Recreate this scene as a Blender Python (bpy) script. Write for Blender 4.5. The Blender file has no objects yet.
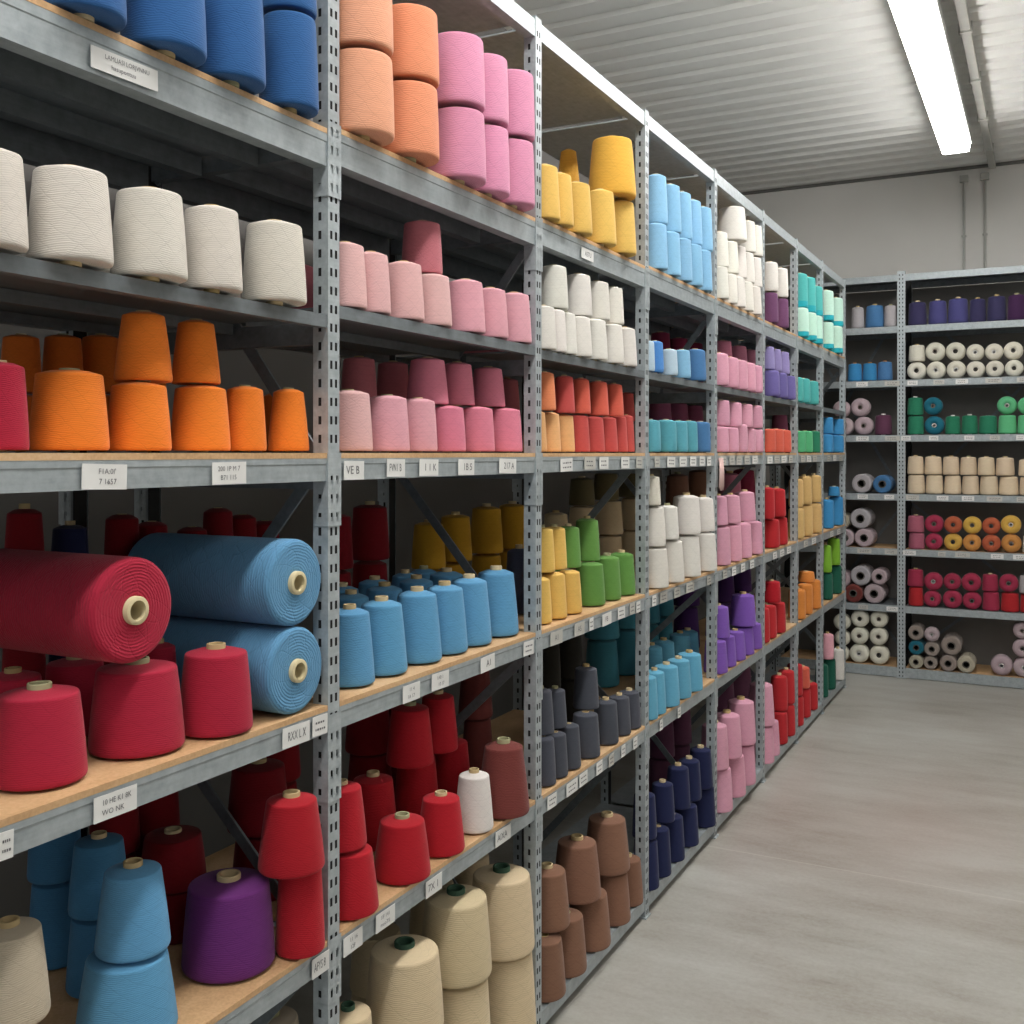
import bpy, bmesh, math, random
from mathutils import Vector, Matrix
random.seed(7)
sc = bpy.context.scene
COL = sc.collection
# ------------------------------------------------------------------ camera constants
CX, CZ, F, TH, HOR = 1.308, 1.70, 1040.0, math.atan(536/1040.0), 453.0
ST, CT = math.sin(TH), math.cos(TH)
def along(px, s=0.0):
    """distance down the aisle of what stands s behind the rack front in image column px -> (Y, depth, cos)"""
    a = math.atan((px-512)/F); ph = TH-a
    Y = (CX+s)/math.tan(ph)
    return Y, Y*CT+(CX+s)*ST, math.cos(a)
def across(px, Y):
    u = (px-512)/F
    z = Y/(CT+u*ST)
    return u*z*CT-z*ST+CX, z
def lin(h):
    h = h.lstrip('#'); out = []
    for i in (0, 2, 4):
        c = int(h[i:i+2], 16)/255
        out.append(c/12.92 if c <= .04045 else ((c+.055)/1.055)**2.4)
    return (*out, 1.0)

# ------------------------------------------------------------------ materials
def newmat(name):
    m = bpy.data.materials.new(name); m.use_nodes = True
    nt = m.node_tree; b = nt.nodes['Principled BSDF']
    return m, nt, b
def nd(nt, t, **kw):
    n = nt.nodes.new(t)
    for k, v in kw.items():
        if k.startswith('i_'):
            n.inputs[int(k[2:])].default_value = v
        else: setattr(n, k, v)
    return n
def mth(nt, op, a, b=None, c=None):
    n = nt.nodes.new('ShaderNodeMath'); n.operation = op
    for i, v in enumerate((a, b, c)):
        if v is None: continue
        if isinstance(v, (int, float)): n.inputs[i].default_value = v
        else: nt.links.new(v, n.inputs[i])
    return n.outputs[0]
def ramp(nt, fac, stops):
    r = nt.nodes.new('ShaderNodeValToRGB')
    while len(r.color_ramp.elements) < len(stops): r.color_ramp.elements.new(.5)
    for e, (p, c) in zip(r.color_ramp.elements, stops): e.position = p; e.color = c
    nt.links.new(fac, r.inputs[0]); return r.outputs[0]
def noise(nt, vec, scale, detail=3, rough=.5):
    n = nt.nodes.new('ShaderNodeTexNoise'); n.inputs['Scale'].default_value = scale
    n.inputs['Detail'].default_value = detail; n.inputs['Roughness'].default_value = rough
    if vec is not None: nt.links.new(vec, n.inputs['Vector'])
    return n.outputs[0]
def mixc(nt, fac, a, b, mode='MIX'):
    n = nt.nodes.new('ShaderNodeMix'); n.data_type = 'RGBA'; n.blend_type = mode
    if isinstance(fac, (int, float)): n.inputs[0].default_value = fac
    else: nt.links.new(fac, n.inputs[0])
    for i, v in ((6, a), (7, b)):
        if isinstance(v, tuple): n.inputs[i].default_value = v
        else: nt.links.new(v, n.inputs[i])
    return n.outputs[2]
def mapping(nt, vec, scale):
    n = nt.nodes.new('ShaderNodeMapping'); n.inputs['Scale'].default_value = scale
    nt.links.new(vec, n.inputs['Vector']); return n.outputs[0]
def bump(nt, b, h, strength, dist):
    n = nt.nodes.new('ShaderNodeBump'); n.inputs['Strength'].default_value = strength
    n.inputs['Distance'].default_value = dist
    nt.links.new(h, n.inputs['Height']); nt.links.new(n.outputs[0], b.inputs['Normal'])

def yarn_material(name, lines, cross, hk=40, rough_=1.0):
    m, nt, b = newmat(name)
    oi = nt.nodes.new('ShaderNodeObjectInfo'); tc = nt.nodes.new('ShaderNodeTexCoord')
    sep = nt.nodes.new('ShaderNodeSeparateXYZ'); nt.links.new(tc.outputs['UV'], sep.inputs[0])
    u, v = sep.outputs[0], sep.outputs[1]
    off = mth(nt, 'MULTIPLY', oi.outputs['Random'], 37.0)
    cmb = nt.nodes.new('ShaderNodeVectorMath'); cmb.operation = 'ADD'
    nt.links.new(tc.outputs['Object'], cmb.inputs[0])
    cx = nt.nodes.new('ShaderNodeCombineXYZ'); nt.links.new(off, cx.inputs[0]); nt.links.new(off, cx.inputs[2])
    nt.links.new(cx.outputs[0], cmb.inputs[1]); vec = cmb.outputs[0]
    wob = noise(nt, mapping(nt, vec, (1, 1, 1.4)), 1.1, 2)
    sv = nt.nodes.new('ShaderNodeSeparateXYZ'); nt.links.new(vec, sv.inputs[0])
    cv = nt.nodes.new('ShaderNodeCombineXYZ')
    tilt = mth(nt, 'MULTIPLY', mth(nt, 'SINE', mth(nt, 'MULTIPLY', u, 12.566)), 1.6)
    nt.links.new(mth(nt, 'MULTIPLY', sv.outputs[0], .6), cv.inputs[0]); nt.links.new(mth(nt, 'MULTIPLY', sv.outputs[1], .6), cv.inputs[1])
    nt.links.new(mth(nt, 'ADD', mth(nt, 'ADD', mth(nt, 'MULTIPLY', v, hk*2.4), tilt), off), cv.inputs[2])
    hair = noise(nt, cv.outputs[0], 1.0, 4, .6)
    patch = noise(nt, mapping(nt, vec, (1.6, 1.6, 2.4)), 1.5, 2)
    vv = mth(nt, 'ADD', mth(nt, 'MULTIPLY', v, lines), mth(nt, 'MULTIPLY', wob, 1.2))
    def wave(sg):
        ph = mth(nt, 'ADD', vv, mth(nt, 'MULTIPLY', u, sg*cross))
        return mth(nt, 'SINE', mth(nt, 'MULTIPLY', ph, 6.2832))
    w1, w2 = wave(1), wave(-1)
    sel = mth(nt, 'GREATER_THAN', patch, .5)
    fine = mth(nt, 'ADD', mth(nt, 'MULTIPLY', w1, sel), mth(nt, 'MULTIPLY', w2, mth(nt, 'SUBTRACT', 1.0, sel)))
    # sparse crossing grooves
    def groove(sg, k, cr):
        ph = mth(nt, 'ADD', mth(nt, 'ADD', mth(nt, 'MULTIPLY', v, k), mth(nt, 'MULTIPLY', wob, 1.0)), mth(nt, 'MULTIPLY', u, sg*cr))
        s = mth(nt, 'ABSOLUTE', mth(nt, 'SINE', mth(nt, 'MULTIPLY', ph, 3.1416)))
        return mth(nt, 'SUBTRACT', 1.0, mth(nt, 'MINIMUM', mth(nt, 'MULTIPLY', s, 5.0), 1.0))
    g = mth(nt, 'MULTIPLY', mth(nt, 'MAXIMUM', groove(1, 9, 9), groove(-1, 11, 10)), mth(nt, 'MULTIPLY', patch, 1.5))
    h = mth(nt, 'SUBTRACT', mth(nt, 'ADD', mth(nt, 'MULTIPLY', fine, .25), mth(nt, 'MULTIPLY', hair, 1.15)), mth(nt, 'MULTIPLY', g, .4))
    shade = mth(nt, 'ADD', mth(nt, 'MULTIPLY', h, .2), .82)
    cc = mixc(nt, 1.0, oi.outputs['Color'], (1, 1, 1, 1), 'MULTIPLY')
    vm = nt.nodes.new('ShaderNodeVectorMath'); vm.operation = 'SCALE'
    nt.links.new(cc, vm.inputs[0]); nt.links.new(shade, vm.inputs['Scale'])
    nt.links.new(vm.outputs[0], b.inputs['Base Color'])
    b.inputs['Roughness'].default_value = .85
    b.inputs['Specular IOR Level'].default_value = .18
    b.inputs['Sheen Weight'].default_value = .12; b.inputs['Sheen Roughness'].default_value = .4
    bump(nt, b, h, .26*rough_, .0025*rough_)
    return m
M_YARN = yarn_material('wound_yarn', 96, 14, 62)
M_BALL = yarn_material('ball_yarn', 30, 9)
M_ROLL = yarn_material('roll_yarn', 84, 2, 52, 1.7)

def tinted(name, rough, spec=.3):
    m, nt, b = newmat(name)
    oi = nt.nodes.new('ShaderNodeObjectInfo')
    nt.links.new(oi.outputs['Color'], b.inputs['Base Color'])
    b.inputs['Roughness'].default_value = rough; b.inputs['Specular IOR Level'].default_value = spec
    return m
M_CORE = tinted('cardboard_core', .7)
M_WRAP = tinted('plastic_wrap', .3, .5)

def steel(name, c1, c2, metal=.22, rough=.42):
    m, nt, b = newmat(name)
    tc = nt.nodes.new('ShaderNodeTexCoord')
    n1 = noise(nt, mapping(nt, tc.outputs['Object'], (6, 6, 6)), 6, 5, .6)
    n2 = noise(nt, mapping(nt, tc.outputs['Object'], (40, 3, 40)), 3, 3)
    f = mth(nt, 'ADD', mth(nt, 'MULTIPLY', n1, .7), mth(nt, 'MULTIPLY', n2, .3))
    c = ramp(nt, f, [(.3, lin(c1)), (.7, lin(c2))])
    nt.links.new(c, b.inputs['Base Color'])
    b.inputs['Metallic'].default_value = metal
    r = mth(nt, 'ADD', mth(nt, 'MULTIPLY', n1, .25), rough-.12)
    nt.links.new(r, b.inputs['Roughness'])
    return m
M_STEEL = steel('galvanised_steel', '#8f989c', '#b4bcbf')
M_POST = steel('galvanised_post', '#9aa3a7', '#bec6c9')
M_DARKSTEEL = steel('dull_steel', '#666d71', '#838a8e', .3, .5)

def wood():
    m, nt, b = newmat('chipboard')
    tc = nt.nodes.new('ShaderNodeTexCoord')
    n1 = noise(nt, mapping(nt, tc.outputs['Object'], (3, 1.2, 3)), 4, 5, .6)
    n2 = noise(nt, tc.outputs['Object'], 160, 2)
    f = mth(nt, 'ADD', mth(nt, 'MULTIPLY', n1, .65), mth(nt, 'MULTIPLY', n2, .35))
    nt.links.new(ramp(nt, f, [(.25, lin('#b08a60')), (.5, lin('#cfa87c')), (.75, lin('#e0c098'))]), b.inputs['Base Color'])
    b.inputs['Roughness'].default_value = .6
    return m
M_WOOD = wood()
def plain(name, c, rough=.6, metal=0.0):
    m, nt, b = newmat(name)
    tc = nt.nodes.new('ShaderNodeTexCoord')
    n1 = noise(nt, tc.outputs['Object'], 9, 4)
    c0 = lin(c)
    nt.links.new(ramp(nt, n1, [(.3, tuple(x*.9 for x in c0[:3])+(1,)), (.7, c0)]), b.inputs['Base Color'])
    b.inputs['Roughness'].default_value = rough; b.inputs['Metallic'].default_value = metal
    return m
M_PAPER = plain('label_paper', '#e9e9e6', .55)
M_PAPER2 = plain('aged_label_paper', '#c6c5be', .6)
M_INK = plain('ink', '#6a6a6e', .6)
M_LAMPBODY = plain('lamp_housing', '#c9cac6', .4)
M_PIPE = plain('grey_conduit', '#b4b4ae', .45)
M_DARKTRIM = plain('dark_trim', '#6a6a66', .6)
M_BACKPANEL = plain('dull_back_panel', '#7a7773', .7)
M_SLOTSHADE = plain('post_slot_shade', '#1c1c1c', .8)

def floor_mat():
    m, nt, b = newmat('polished_concrete')
    tc = nt.nodes.new('ShaderNodeTexCoord'); g = tc.outputs['Object']
    n1 = noise(nt, mapping(nt, g, (.5, .9, 1)), 1.3, 6, .6)
    n2 = noise(nt, mapping(nt, g, (1.2, 4.0, 1)), 1.5, 5, .65)
    n3 = noise(nt, g, 55, 3, .7)
    f = mth(nt, 'ADD', mth(nt, 'ADD', mth(nt, 'MULTIPLY', n1, .5), mth(nt, 'MULTIPLY', n2, .35)), mth(nt, 'MULTIPLY', n3, .15))
    base = ramp(nt, f, [(.34, lin('#857f74')), (.47, lin('#a3a098')), (.60, lin('#b5b5af'))])
    sep = nt.nodes.new('ShaderNodeSeparateXYZ'); nt.links.new(g, sep.inputs[0])
    def joint(axis, pos):
        d = mth(nt, 'ABSOLUTE', mth(nt, 'SUBTRACT', mth(nt, 'ADD', axis, mth(nt, 'MULTIPLY', n3, .006)), pos))
        return mth(nt, 'LESS_THAN', d, .004)
    j = mth(nt, 'MAXIMUM', joint(sep.outputs[1], 4.39), joint(sep.outputs[0], 2.35))
    col = mixc(nt, mth(nt, 'MULTIPLY', j, .45), base, lin('#c6c4bc'))
    # reddish scuff
    warm = mth(nt, 'MULTIPLY', mth(nt, 'SUBTRACT', 1.0, mth(nt, 'MINIMUM', mth(nt, 'ABSOLUTE', mth(nt, 'SUBTRACT', sep.outputs[0], .75)), 1.0)), .10)
    wy = mth(nt, 'SUBTRACT', 1.0, mth(nt, 'MINIMUM', mth(nt, 'MULTIPLY', mth(nt, 'ABSOLUTE', mth(nt, 'SUBTRACT', sep.outputs[1], 5.0)), .8), 1.0))
    warm = mth(nt, 'MULTIPLY', mth(nt, 'MULTIPLY', warm, wy), 3.0)
    col = mixc(nt, warm, col, lin('#a8867a'))
    nt.links.new(col, b.inputs['Base Color'])
    nt.links.new(mth(nt, 'ADD', mth(nt, 'MULTIPLY', n2, .3), .28), b.inputs['Roughness'])
    b.inputs['Specular IOR Level'].default_value = .35
    bump(nt, b, n3, .08, .001)
    return m
M_FLOOR = floor_mat()
def wall_mat(name, c1, c2, sc_=1.5):
    m, nt, b = newmat(name)
    tc = nt.nodes.new('ShaderNodeTexCoord')
    n1 = noise(nt, tc.outputs['Object'], sc_, 4)
    nt.links.new(ramp(nt, n1, [(.3, lin(c1)), (.7, lin(c2))]), b.inputs['Base Color'])
    b.inputs['Roughness'].default_value = .8
    n2 = noise(nt, tc.outputs['Object'], 60, 3); bump(nt, b, n2, .1, .002)
    return m
M_WALL = wall_mat('painted_wall', '#dcdad5', '#e4e2dd')
M_WALLD = wall_mat('grey_wall', '#6e6c69', '#7a7875')
M_CEIL = wall_mat('painted_steel_deck', '#e8e8e4', '#f0f0ec', .8)
def emis(name, strength, col=(1, .98, .95, 1)):
    m, nt, b = newmat(name)
    b.inputs['Base Color'].default_value = (1, 1, 1, 1)
    b.inputs['Emission Color'].default_value = col; b.inputs['Emission Strength'].default_value = strength
    return m
M_LAMP = emis('lamp_diffuser', 29.0)
M_LAMP2 = emis('dim_lamp_diffuser', 11.0)

# ------------------------------------------------------------------ mesh helpers
def link(o, parent=None):
    COL.objects.link(o)
    if parent is not None: o.parent = parent
    return o
def mobj(name, bm, mats, parent=None, smooth=False):
    me = bpy.data.meshes.new(name)
    bm.normal_update(); bm.to_mesh(me); bm.free()
    for m in (mats if isinstance(mats, (list, tuple)) else [mats]): me.materials.append(m)
    if smooth:
        for p in me.polygons: p.use_smooth = True
    return link(bpy.data.objects.new(name, me), parent)
def box(bm, x0, x1, y0, y1, z0, z1, mi=0, bev=0.0):
    vs = [bm.verts.new(p) for p in ((x0,y0,z0),(x1,y0,z0),(x1,y1,z0),(x0,y1,z0),(x0,y0,z1),(x1,y0,z1),(x1,y1,z1),(x0,y1,z1))]
    fs = [bm.faces.new([vs[i] for i in f]) for f in ((3,2,1,0),(4,5,6,7),(0,1,5,4),(1,2,6,5),(2,3,7,6),(3,0,4,7))]
    for f in fs: f.material_index = mi
    if bev:
        es = set(e for f in fs for e in f.edges)
        bmesh.ops.bevel(bm, geom=list(es), offset=bev, segments=2, affect='EDGES', profile=.5)
def extrude_y(bm, prof, y0, y1, mi=0, close=True):
    a = [bm.verts.new((x, y0, z)) for x, z in prof]; b = [bm.verts.new((x, y1, z)) for x, z in prof]
    n = len(prof)
    for i in range(n if close else n-1):
        j = (i+1) % n
        bm.faces.new((a[i], a[j], b[j], b[i])).material_index = mi
    if close:
        bm.faces.new(a[::-1]).material_index = mi; bm.faces.new(b).material_index = mi
    bmesh.ops.recalc_face_normals(bm, faces=bm.faces[:])
def bar(bm, p, q, w, t):
    """flat bar from p to q in an x-z plane (width w in that plane, thickness t along y)"""
    p, q = Vector(p), Vector(q); d = (q-p).normalized(); n = Vector((-d.z, 0, d.x))*w/2; y = Vector((0, t/2, 0))
    vs = [bm.verts.new(v) for v in (p-n-y, p+n-y, p+n+y, p-n+y, q-n-y, q+n-y, q+n+y, q-n+y)]
    for f in ((3,2,1,0),(4,5,6,7),(0,1,5,4),(1,2,6,5),(2,3,7,6),(3,0,4,7)): bm.faces.new([vs[i] for i in f])
    bmesh.ops.recalc_face_normals(bm, faces=bm.faces[:])
def tube(bm, pts, r, n=10):
    rings = []
    for k, p in enumerate(pts):
        p = Vector(p); d = (Vector(pts[min(k+1, len(pts)-1)])-Vector(pts[max(k-1, 0)])).normalized()
        a = d.orthogonal().normalized(); c = d.cross(a)
        rings.append([bm.verts.new(p+a*r*math.cos(t*2*math.pi/n)+c*r*math.sin(t*2*math.pi/n)) for t in range(n)])
    for r0, r1 in zip(rings, rings[1:]):
        for i in range(n): bm.faces.new((r0[i], r0[(i+1) % n], r1[(i+1) % n], r1[i]))
    bm.faces.new(rings[0][::-1]); bm.faces.new(rings[-1])
def lathe_mesh(name, prof, seg, mat, closed=False):
    """surface of revolution about z with u round it and v along the profile"""
    bm = bmesh.new(); uvl = bm.loops.layers.uv.new('UVMap')
    L = [0]
    for (r0, z0), (r1, z1) in zip(prof, prof[1:]): L.append(L[-1]+math.hypot(r1-r0, z1-z0))
    tot = L[-1]
    rings = [[bm.verts.new((r*math.cos(2*math.pi*i/seg), r*math.sin(2*math.pi*i/seg), z)) for i in range(seg)] for r, z in prof]
    for k in range(len(prof)-1):
        for i in range(seg):
            j = (i+1) % seg
            f = bm.faces.new((rings[k][i], rings[k][j], rings[k+1][j], rings[k+1][i])); f.smooth = True
            for lp, (uu, vv) in zip(f.loops, ((i/seg, L[k]/tot), ((i+1)/seg, L[k]/tot), ((i+1)/seg, L[k+1]/tot), (i/seg, L[k+1]/tot))):
                lp[uvl].uv = (uu, vv)
    me = bpy.data.meshes.new(name); bm.to_mesh(me); bm.free(); me.materials.append(mat)
    return me
def arc(cx, cz, rx, rz, a0, a1, n):
    return [(cx+rx*math.cos(math.radians(a0+(a1-a0)*k/n)), cz+rz*math.sin(math.radians(a0+(a1-a0)*k/n))) for k in range(n+1)]

RC = .26
def body_mesh(t, rnd=.06, bulge=.012, seg=44):
    p = [(RC*.98, .02), (.6, .012)]
    p += arc(1-rnd, rnd*.9, rnd, rnd*.9, -90, 0, 5)
    for k in range(1, 8):
        f = k/8; z = rnd*.9+(.94-rnd*1.5)*f
        p.append((1+(t-1)*f+bulge*math.sin(math.pi*f), z))
    zt = .94-rnd*.6
    p += arc(t-rnd, zt, rnd, rnd*.75, 0, 90, 5)
    p += [(t*.6, .985), (RC*.98, .995)]
    return lathe_mesh('yarn_body', p, seg, M_YARN)
def core_mesh(lo, hi, ro=RC, ri=RC*.72):
    b = .008
    return lathe_mesh('core', [(ri, lo), (ro-b, lo), (ro, lo+b), (ro, hi-b), (ro-b, hi), (ri+b, hi), (ri, hi-b), (ri, lo)], 24, M_CORE)
BODY = {}
def body(t, kind):
    k = (t, kind)
    if k not in BODY: BODY[k] = body_mesh(t, .12 if kind == 'cyl' else .06)
    return BODY[k]
CB, CTOP = .022, .055
CORES = {(b, t): core_mesh(-CB if b else .005, (.999, 1+CTOP, 1.018)[t]) for b in (0, 1) for t in (0, 1, 2)}
def ball_mesh(depth=1.6):
    p = [(.24, .18), (.30, .05)] + arc(.52, .42, .48, .42, -115, 0, 8)[1:] + arc(.52, depth-.42, .48, .42, 0, 115, 8) + [(.30, depth-.05), (.24, depth-.18)]
    return lathe_mesh('ball_body', p, 32, M_BALL)
BALL = ball_mesh()
def roll_mesh(depth, rnd=.13, hole=.27):
    p = [(hole, .015)] + [(hole+(1-rnd-hole)*k/6, .0) for k in range(1, 6)] + arc(1-rnd, rnd, rnd, rnd, -90, 0, 5)
    p += [(1, rnd+(depth-2*rnd)*k/8) for k in range(1, 8)]
    p += arc(1-rnd, depth-rnd, rnd, rnd, 0, 90, 5) + [(hole, depth)]
    return lathe_mesh('roll_body', p, 56, M_ROLL)
CORE_BALL = lathe_mesh('core', [(.16, .10), (.235, .10), (.235, 1.5), (.16, 1.5), (.16, .10)], 20, M_CORE)
PLUG = None

# ------------------------------------------------------------------ palette
PAL = {
 'royal blue':'#2f6098','off-white':'#ddd6cb','crimson':'#b4243f','bright orange':'#fa8420','burnt orange':'#e07420','dark red':'#86121e','scarlet':'#b51a28','sky blue':'#5fa0cc',
 'denim blue':'#4583ae','navy blue':'#23294e','beige':'#c6b8a2','purple':'#70307a','peach':'#eaa684','soft orange':'#ea9870','rose pink':'#dc94b2','pale pink':'#e2b4b2','blush pink':'#e4a6b2',
 'candy pink':'#df8299','dusty rose':'#c4727c','mustard':'#c8961f','olive':'#6e6648','slate':'#4a5166','brown red':'#7a3c38','white':'#e6e2da','cream':'#dcc8a2','yellow':'#e8be60','golden yellow':'#e6ae42',
 'coral':'#de6450','tangerine':'#e88a5c','apricot':'#eeb478','red':'#c8524e','leaf green':'#649646','charcoal grey':'#4c4f59','black brown':'#2a2822','teal':'#438a9a','brown':'#8a6450',
 'light blue':'#8cc0e4','powder blue':'#b8cfe0','mid blue':'#4f8cd0','maroon':'#8a2c48','aqua':'#5cacbc','steel blue':'#4c7eb0','mauve':'#9c5878','turquoise':'#62aac8','dark purple':'#46285e',
 'plum':'#6a4058','pink':'#e0a2b8','deep pink':'#da8aa2','violet':'#8058b4','lilac':'#9488bc','dark lilac':'#7066a4','dusky purple':'#70486c','cherry red':'#be2a30','mint':'#bfe6d4','sea green':'#4cb0ac',
 'emerald':'#54b47c','tan':'#d8b272','orange':'#e08a3c','azure':'#3a8cc4','lime':'#7cb42c','dark green':'#1f5e4c','indigo':'#3c385c','periwinkle':'#504e84','grape':'#472a50','ivory':'#e0dccc','petrol':'#1c6c80',
 'bottle green':'#2a8060','light green':'#60bc84','pale beige':'#e6d0b2','amber':'#dcae4c','rust':'#bc6040','ochre':'#d2904a','wine':'#a83450','mauve pink':'#b46478','grey':'#b2aeb2','taupe':'#9a8e86','stone':'#b8b09c','grey pink':'#bca8ae',
}
# ------------------------------------------------------------------ rack geometry data
PX = [333, 538, 646.5, 715.5, 763.5, 797, 822.5, 845]
YF = [along(p)[0] for p in PX]; YF = [YF[0]-.93] + YF          # frame positions down the aisle, 0..8
LV = {6: .075, 5: .705, 4: 1.185, 3: 1.70, 2: 2.0, 1: 2.39}
def shelf_z(bay, lvl): return {(0,2): 1.982, (1,2): 2.006, (0,1): 2.362, (1,1): 2.374, (2,1): 2.382}.get((bay, lvl), LV[lvl])
def bay_of(y): return max(0, min(7, sum(1 for f in YF[1:] if y > f)))      # top of each shelf
UND = {6: LV[5]-.065, 5: LV[4]-.065, 4: LV[3]-.07, 3: LV[2]-.04, 2: LV[1]-.1, 1: 2.88}
SHELF = {6: 'bottom shelf', 5: 'second shelf up', 4: 'third shelf up', 3: 'fourth shelf up', 2: 'fifth shelf up', 1: 'top shelf'}
BAYN = ['first', 'second', 'third', 'fourth', 'fifth', 'sixth', 'seventh', 'eighth']
ORD = ['first', 'second', 'third', 'fourth', 'fifth', 'sixth', 'seventh', 'eighth', 'ninth', 'tenth', 'eleventh', 'twelfth']
ITEMS = []
GROW = [1.04, 1.09, 1.10, 1.25, 1.45, 1.5]
def row(bay, lvl, tier, depth, s, t, spec, cols, kind='cone'):
    """spec 'right edge px,width px,height px' per cone; cols one colour for all or one per cone; s setback of the axis (None: just behind the edge)"""
    cols = [c.strip() for c in cols.split('|')]
    for i, e in enumerate(spec.split(';')):
        xr, w, h = [float(v) for v in e.split(',')]
        ss = .08 if s is None else s
        if s is None and lvl in (5, 6): ss = .042
        if bay >= 3 and depth == 'front' and tier == 0 or s is None and bay >= 3: ss = .03 if lvl > 2 else .02
        if bay >= 3 and depth == 'front' and tier > 0: ss = .034
        px = xr-w/2*(GROW[min(bay, 5)] if bay >= 3 else 1)
        for _ in range(4):
            Y, zc, ca = along(px, ss); R = w*zc*ca/(2*F)
            if s is None and bay < 3 and lvl in (3, 4): ss = R+.022
        R *= GROW[min(bay, 5)]
        ITEMS.append(dict(bay=bay, lvl=lvl, tier=tier, depth=depth, x=-ss, y=Y, R=R, h=h*zc/F*{1: 1.09, 3: 1.0}.get(lvl, 1.05), t=(t-.05 if t >= .88 and kind == 'cone' and bay >= 2 else t), t0=t, col=cols[min(i, len(cols)-1)], kind=kind))
exec_rows = None
# ---- first bay
row(0,1,0,'front',.012,.9,'126,86,96;206,84,94;265,70,92;318,58,90','royal blue')
row(0,1,1,'front',.02,.9,'316,57,88','royal blue')
row(0,2,0,'front',.012,.85,'28,78,97;113,85,93;187,75,87;242,61,82;306,63,79','off-white')
row(0,2,0,'back',.24,.84,'60,52,66;122,48,62;186,44,56;250,42,52','off-white')
row(0,2,0,'back',.22,.84,'316,34,52','dusty rose')
row(0,3,0,'front',None,.84,'29,60,90;109,79,82;171,64,74;230,59,69;266,42,66','crimson|bright orange')
row(0,3,0,'front',None,.74,'314,40,63','bright orange')
row(0,3,0,'middle',.2,.84,'279,30,60','burnt orange')
row(0,3,1,'front',.085,.74,'172,57,74;220,48,66','bright orange')
row(0,3,0,'back',.36,.85,'42,42,58;84,42,58;122,42,58;166,40,56','burnt orange')
row(0,3,1,'back',.36,.85,'42,42,58;84,42,58;122,42,58;166,40,56','burnt orange')
row(0,3,0,'back',.43,.85,'250,30,48;280,28,48;306,28,48','dark red')
row(0,4,0,'front',.1,.84,'87,95,88;184,94,82','crimson')
row(0,4,0,'front',.06,.85,'252,72,79','crimson')
row(0,4,0,'middle',.285,.84,'46,66,74;108,66,70','crimson')
row(0,4,0,'middle',.235,.84,'178,38,70','crimson')
row(0,4,0,'back',.445,.8,'47,46,120','dark red')
row(0,4,1,'back',.445,.8,'46,43,80','dark red')
row(0,4,0,'back',.44,.84,'90,42,110','navy blue')
row(0,4,1,'back',.44,.84,'90,40,64','navy blue')
row(0,5,0,'front',None,.84,'50,84,90','beige'); row(0,5,1,'front',.09,.78,'50,82,88','beige')
row(0,5,0,'front',.1,.8,'177,100,77','sky blue'); row(0,5,1,'front',.095,.76,'170,74,78','sky blue')
row(0,5,0,'front',.108,.87,'282,106,82','purple')
row(0,5,0,'front',.02,.86,'331,56,82','scarlet'); row(0,5,1,'front',.022,.76,'324,65,68','scarlet')
row(0,5,0,'middle',.265,.84,'129,62,72','denim blue'); row(0,5,1,'middle',.265,.8,'129,60,69','denim blue')
row(0,5,0,'middle',.30,.84,'208,64,48','dark red'); row(0,5,1,'middle',.30,.84,'206,66,48','dark red')
row(0,5,0,'middle',.27,.84,'274,58,62','dark red'); row(0,5,1,'middle',.28,.84,'272,62,64','dark red')
row(0,5,0,'back',.42,.84,'82,54,80;140,50,76;190,50,74;300,50,66','denim blue|dark red'); row(0,5,1,'back',.42,.84,'82,54,76;140,50,74;190,50,72;300,48,64','denim blue|dark red')
row(0,6,0,'middle',.24,.84,'282,64,84','beige'); row(0,6,1,'middle',.24,.84,'282,62,74','beige')
# ---- second bay
row(1,1,0,'front',.014,.93,'392,62,79;437,58,70;484,54,67;508,45,64;533,44,62','peach|soft orange|rose pink')
row(1,1,1,'front',.014,.93,'391,61,78;437,57,68;483,54,66;507,45,63;533,44,62','peach|soft orange|rose pink')
row(1,2,0,'front',.04,.84,'368,46,64;391.5,42,60;423,40,57;450.6,38,54;484,38,52;507,34,49;532,33,49','pale pink|pale pink|pale pink|pale pink|blush pink|blush pink|blush pink')
row(1,2,1,'front',.075,.88,'441,38,54','dusty rose')  # darker pink: the shadow on this cone is put into its colour
row(1,2,0,'back',.3,.84,'492,28,56;518,27,54','dusty rose')
row(1,3,0,'front',None,.86,'371,47,62;408,42,57;436,37,54;464.5,34,52;493.5,34,51;524,33,51','pale pink|blush pink|blush pink|candy pink')
row(1,3,1,'front',.11,.8,'447,39,52;473.5,33,48;504,32,46','candy pink')
row(1,3,0,'back',.25,.85,'376,34,50;409,33,48','dusty rose'); row(1,3,1,'back',.25,.85,'376,34,50;409,32,48','dusty rose')
row(1,3,0,'back',.27,.85,'519,26,44','dusty rose'); row(1,3,1,'back',.27,.85,'519,24,40','dusty rose')
row(1,4,0,'front',None,.78,'373,47,72;405.5,48,69;440,46,67;466,43,64;490,42,63;517,42,62','sky blue')
row(1,4,0,'middle',.225,.78,'372,42,64;405,42,62;436,40,60;466,39,58','sky blue')
row(1,4,0,'middle',.335,.78,'362,38,60;394,38,58;424,37,56;453,36,54','sky blue')
row(1,4,0,'back',.42,.84,'441,32,46;471,31,46;502,31,46;527,29,44','mustard'); row(1,4,1,'back',.42,.84,'441,32,44;471,31,44;502,31,44;527,29,42','mustard')
row(1,4,0,'back',.45,.86,'352,36,66;388,36,66','dark red'); row(1,4,1,'back',.45,.86,'352,36,52;388,36,52','dark red')
row(1,4,0,'middle',.2,.84,'532,26,62','slate')
row(1,5,0,'front',None,.78,'376.6,54,61;428.6,53,56;463,44,53','scarlet')
row(1,5,0,'front',None,.78,'492,36,54','white'); row(1,5,0,'front',.03,.74,'527.5,48,67','brown red')
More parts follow.
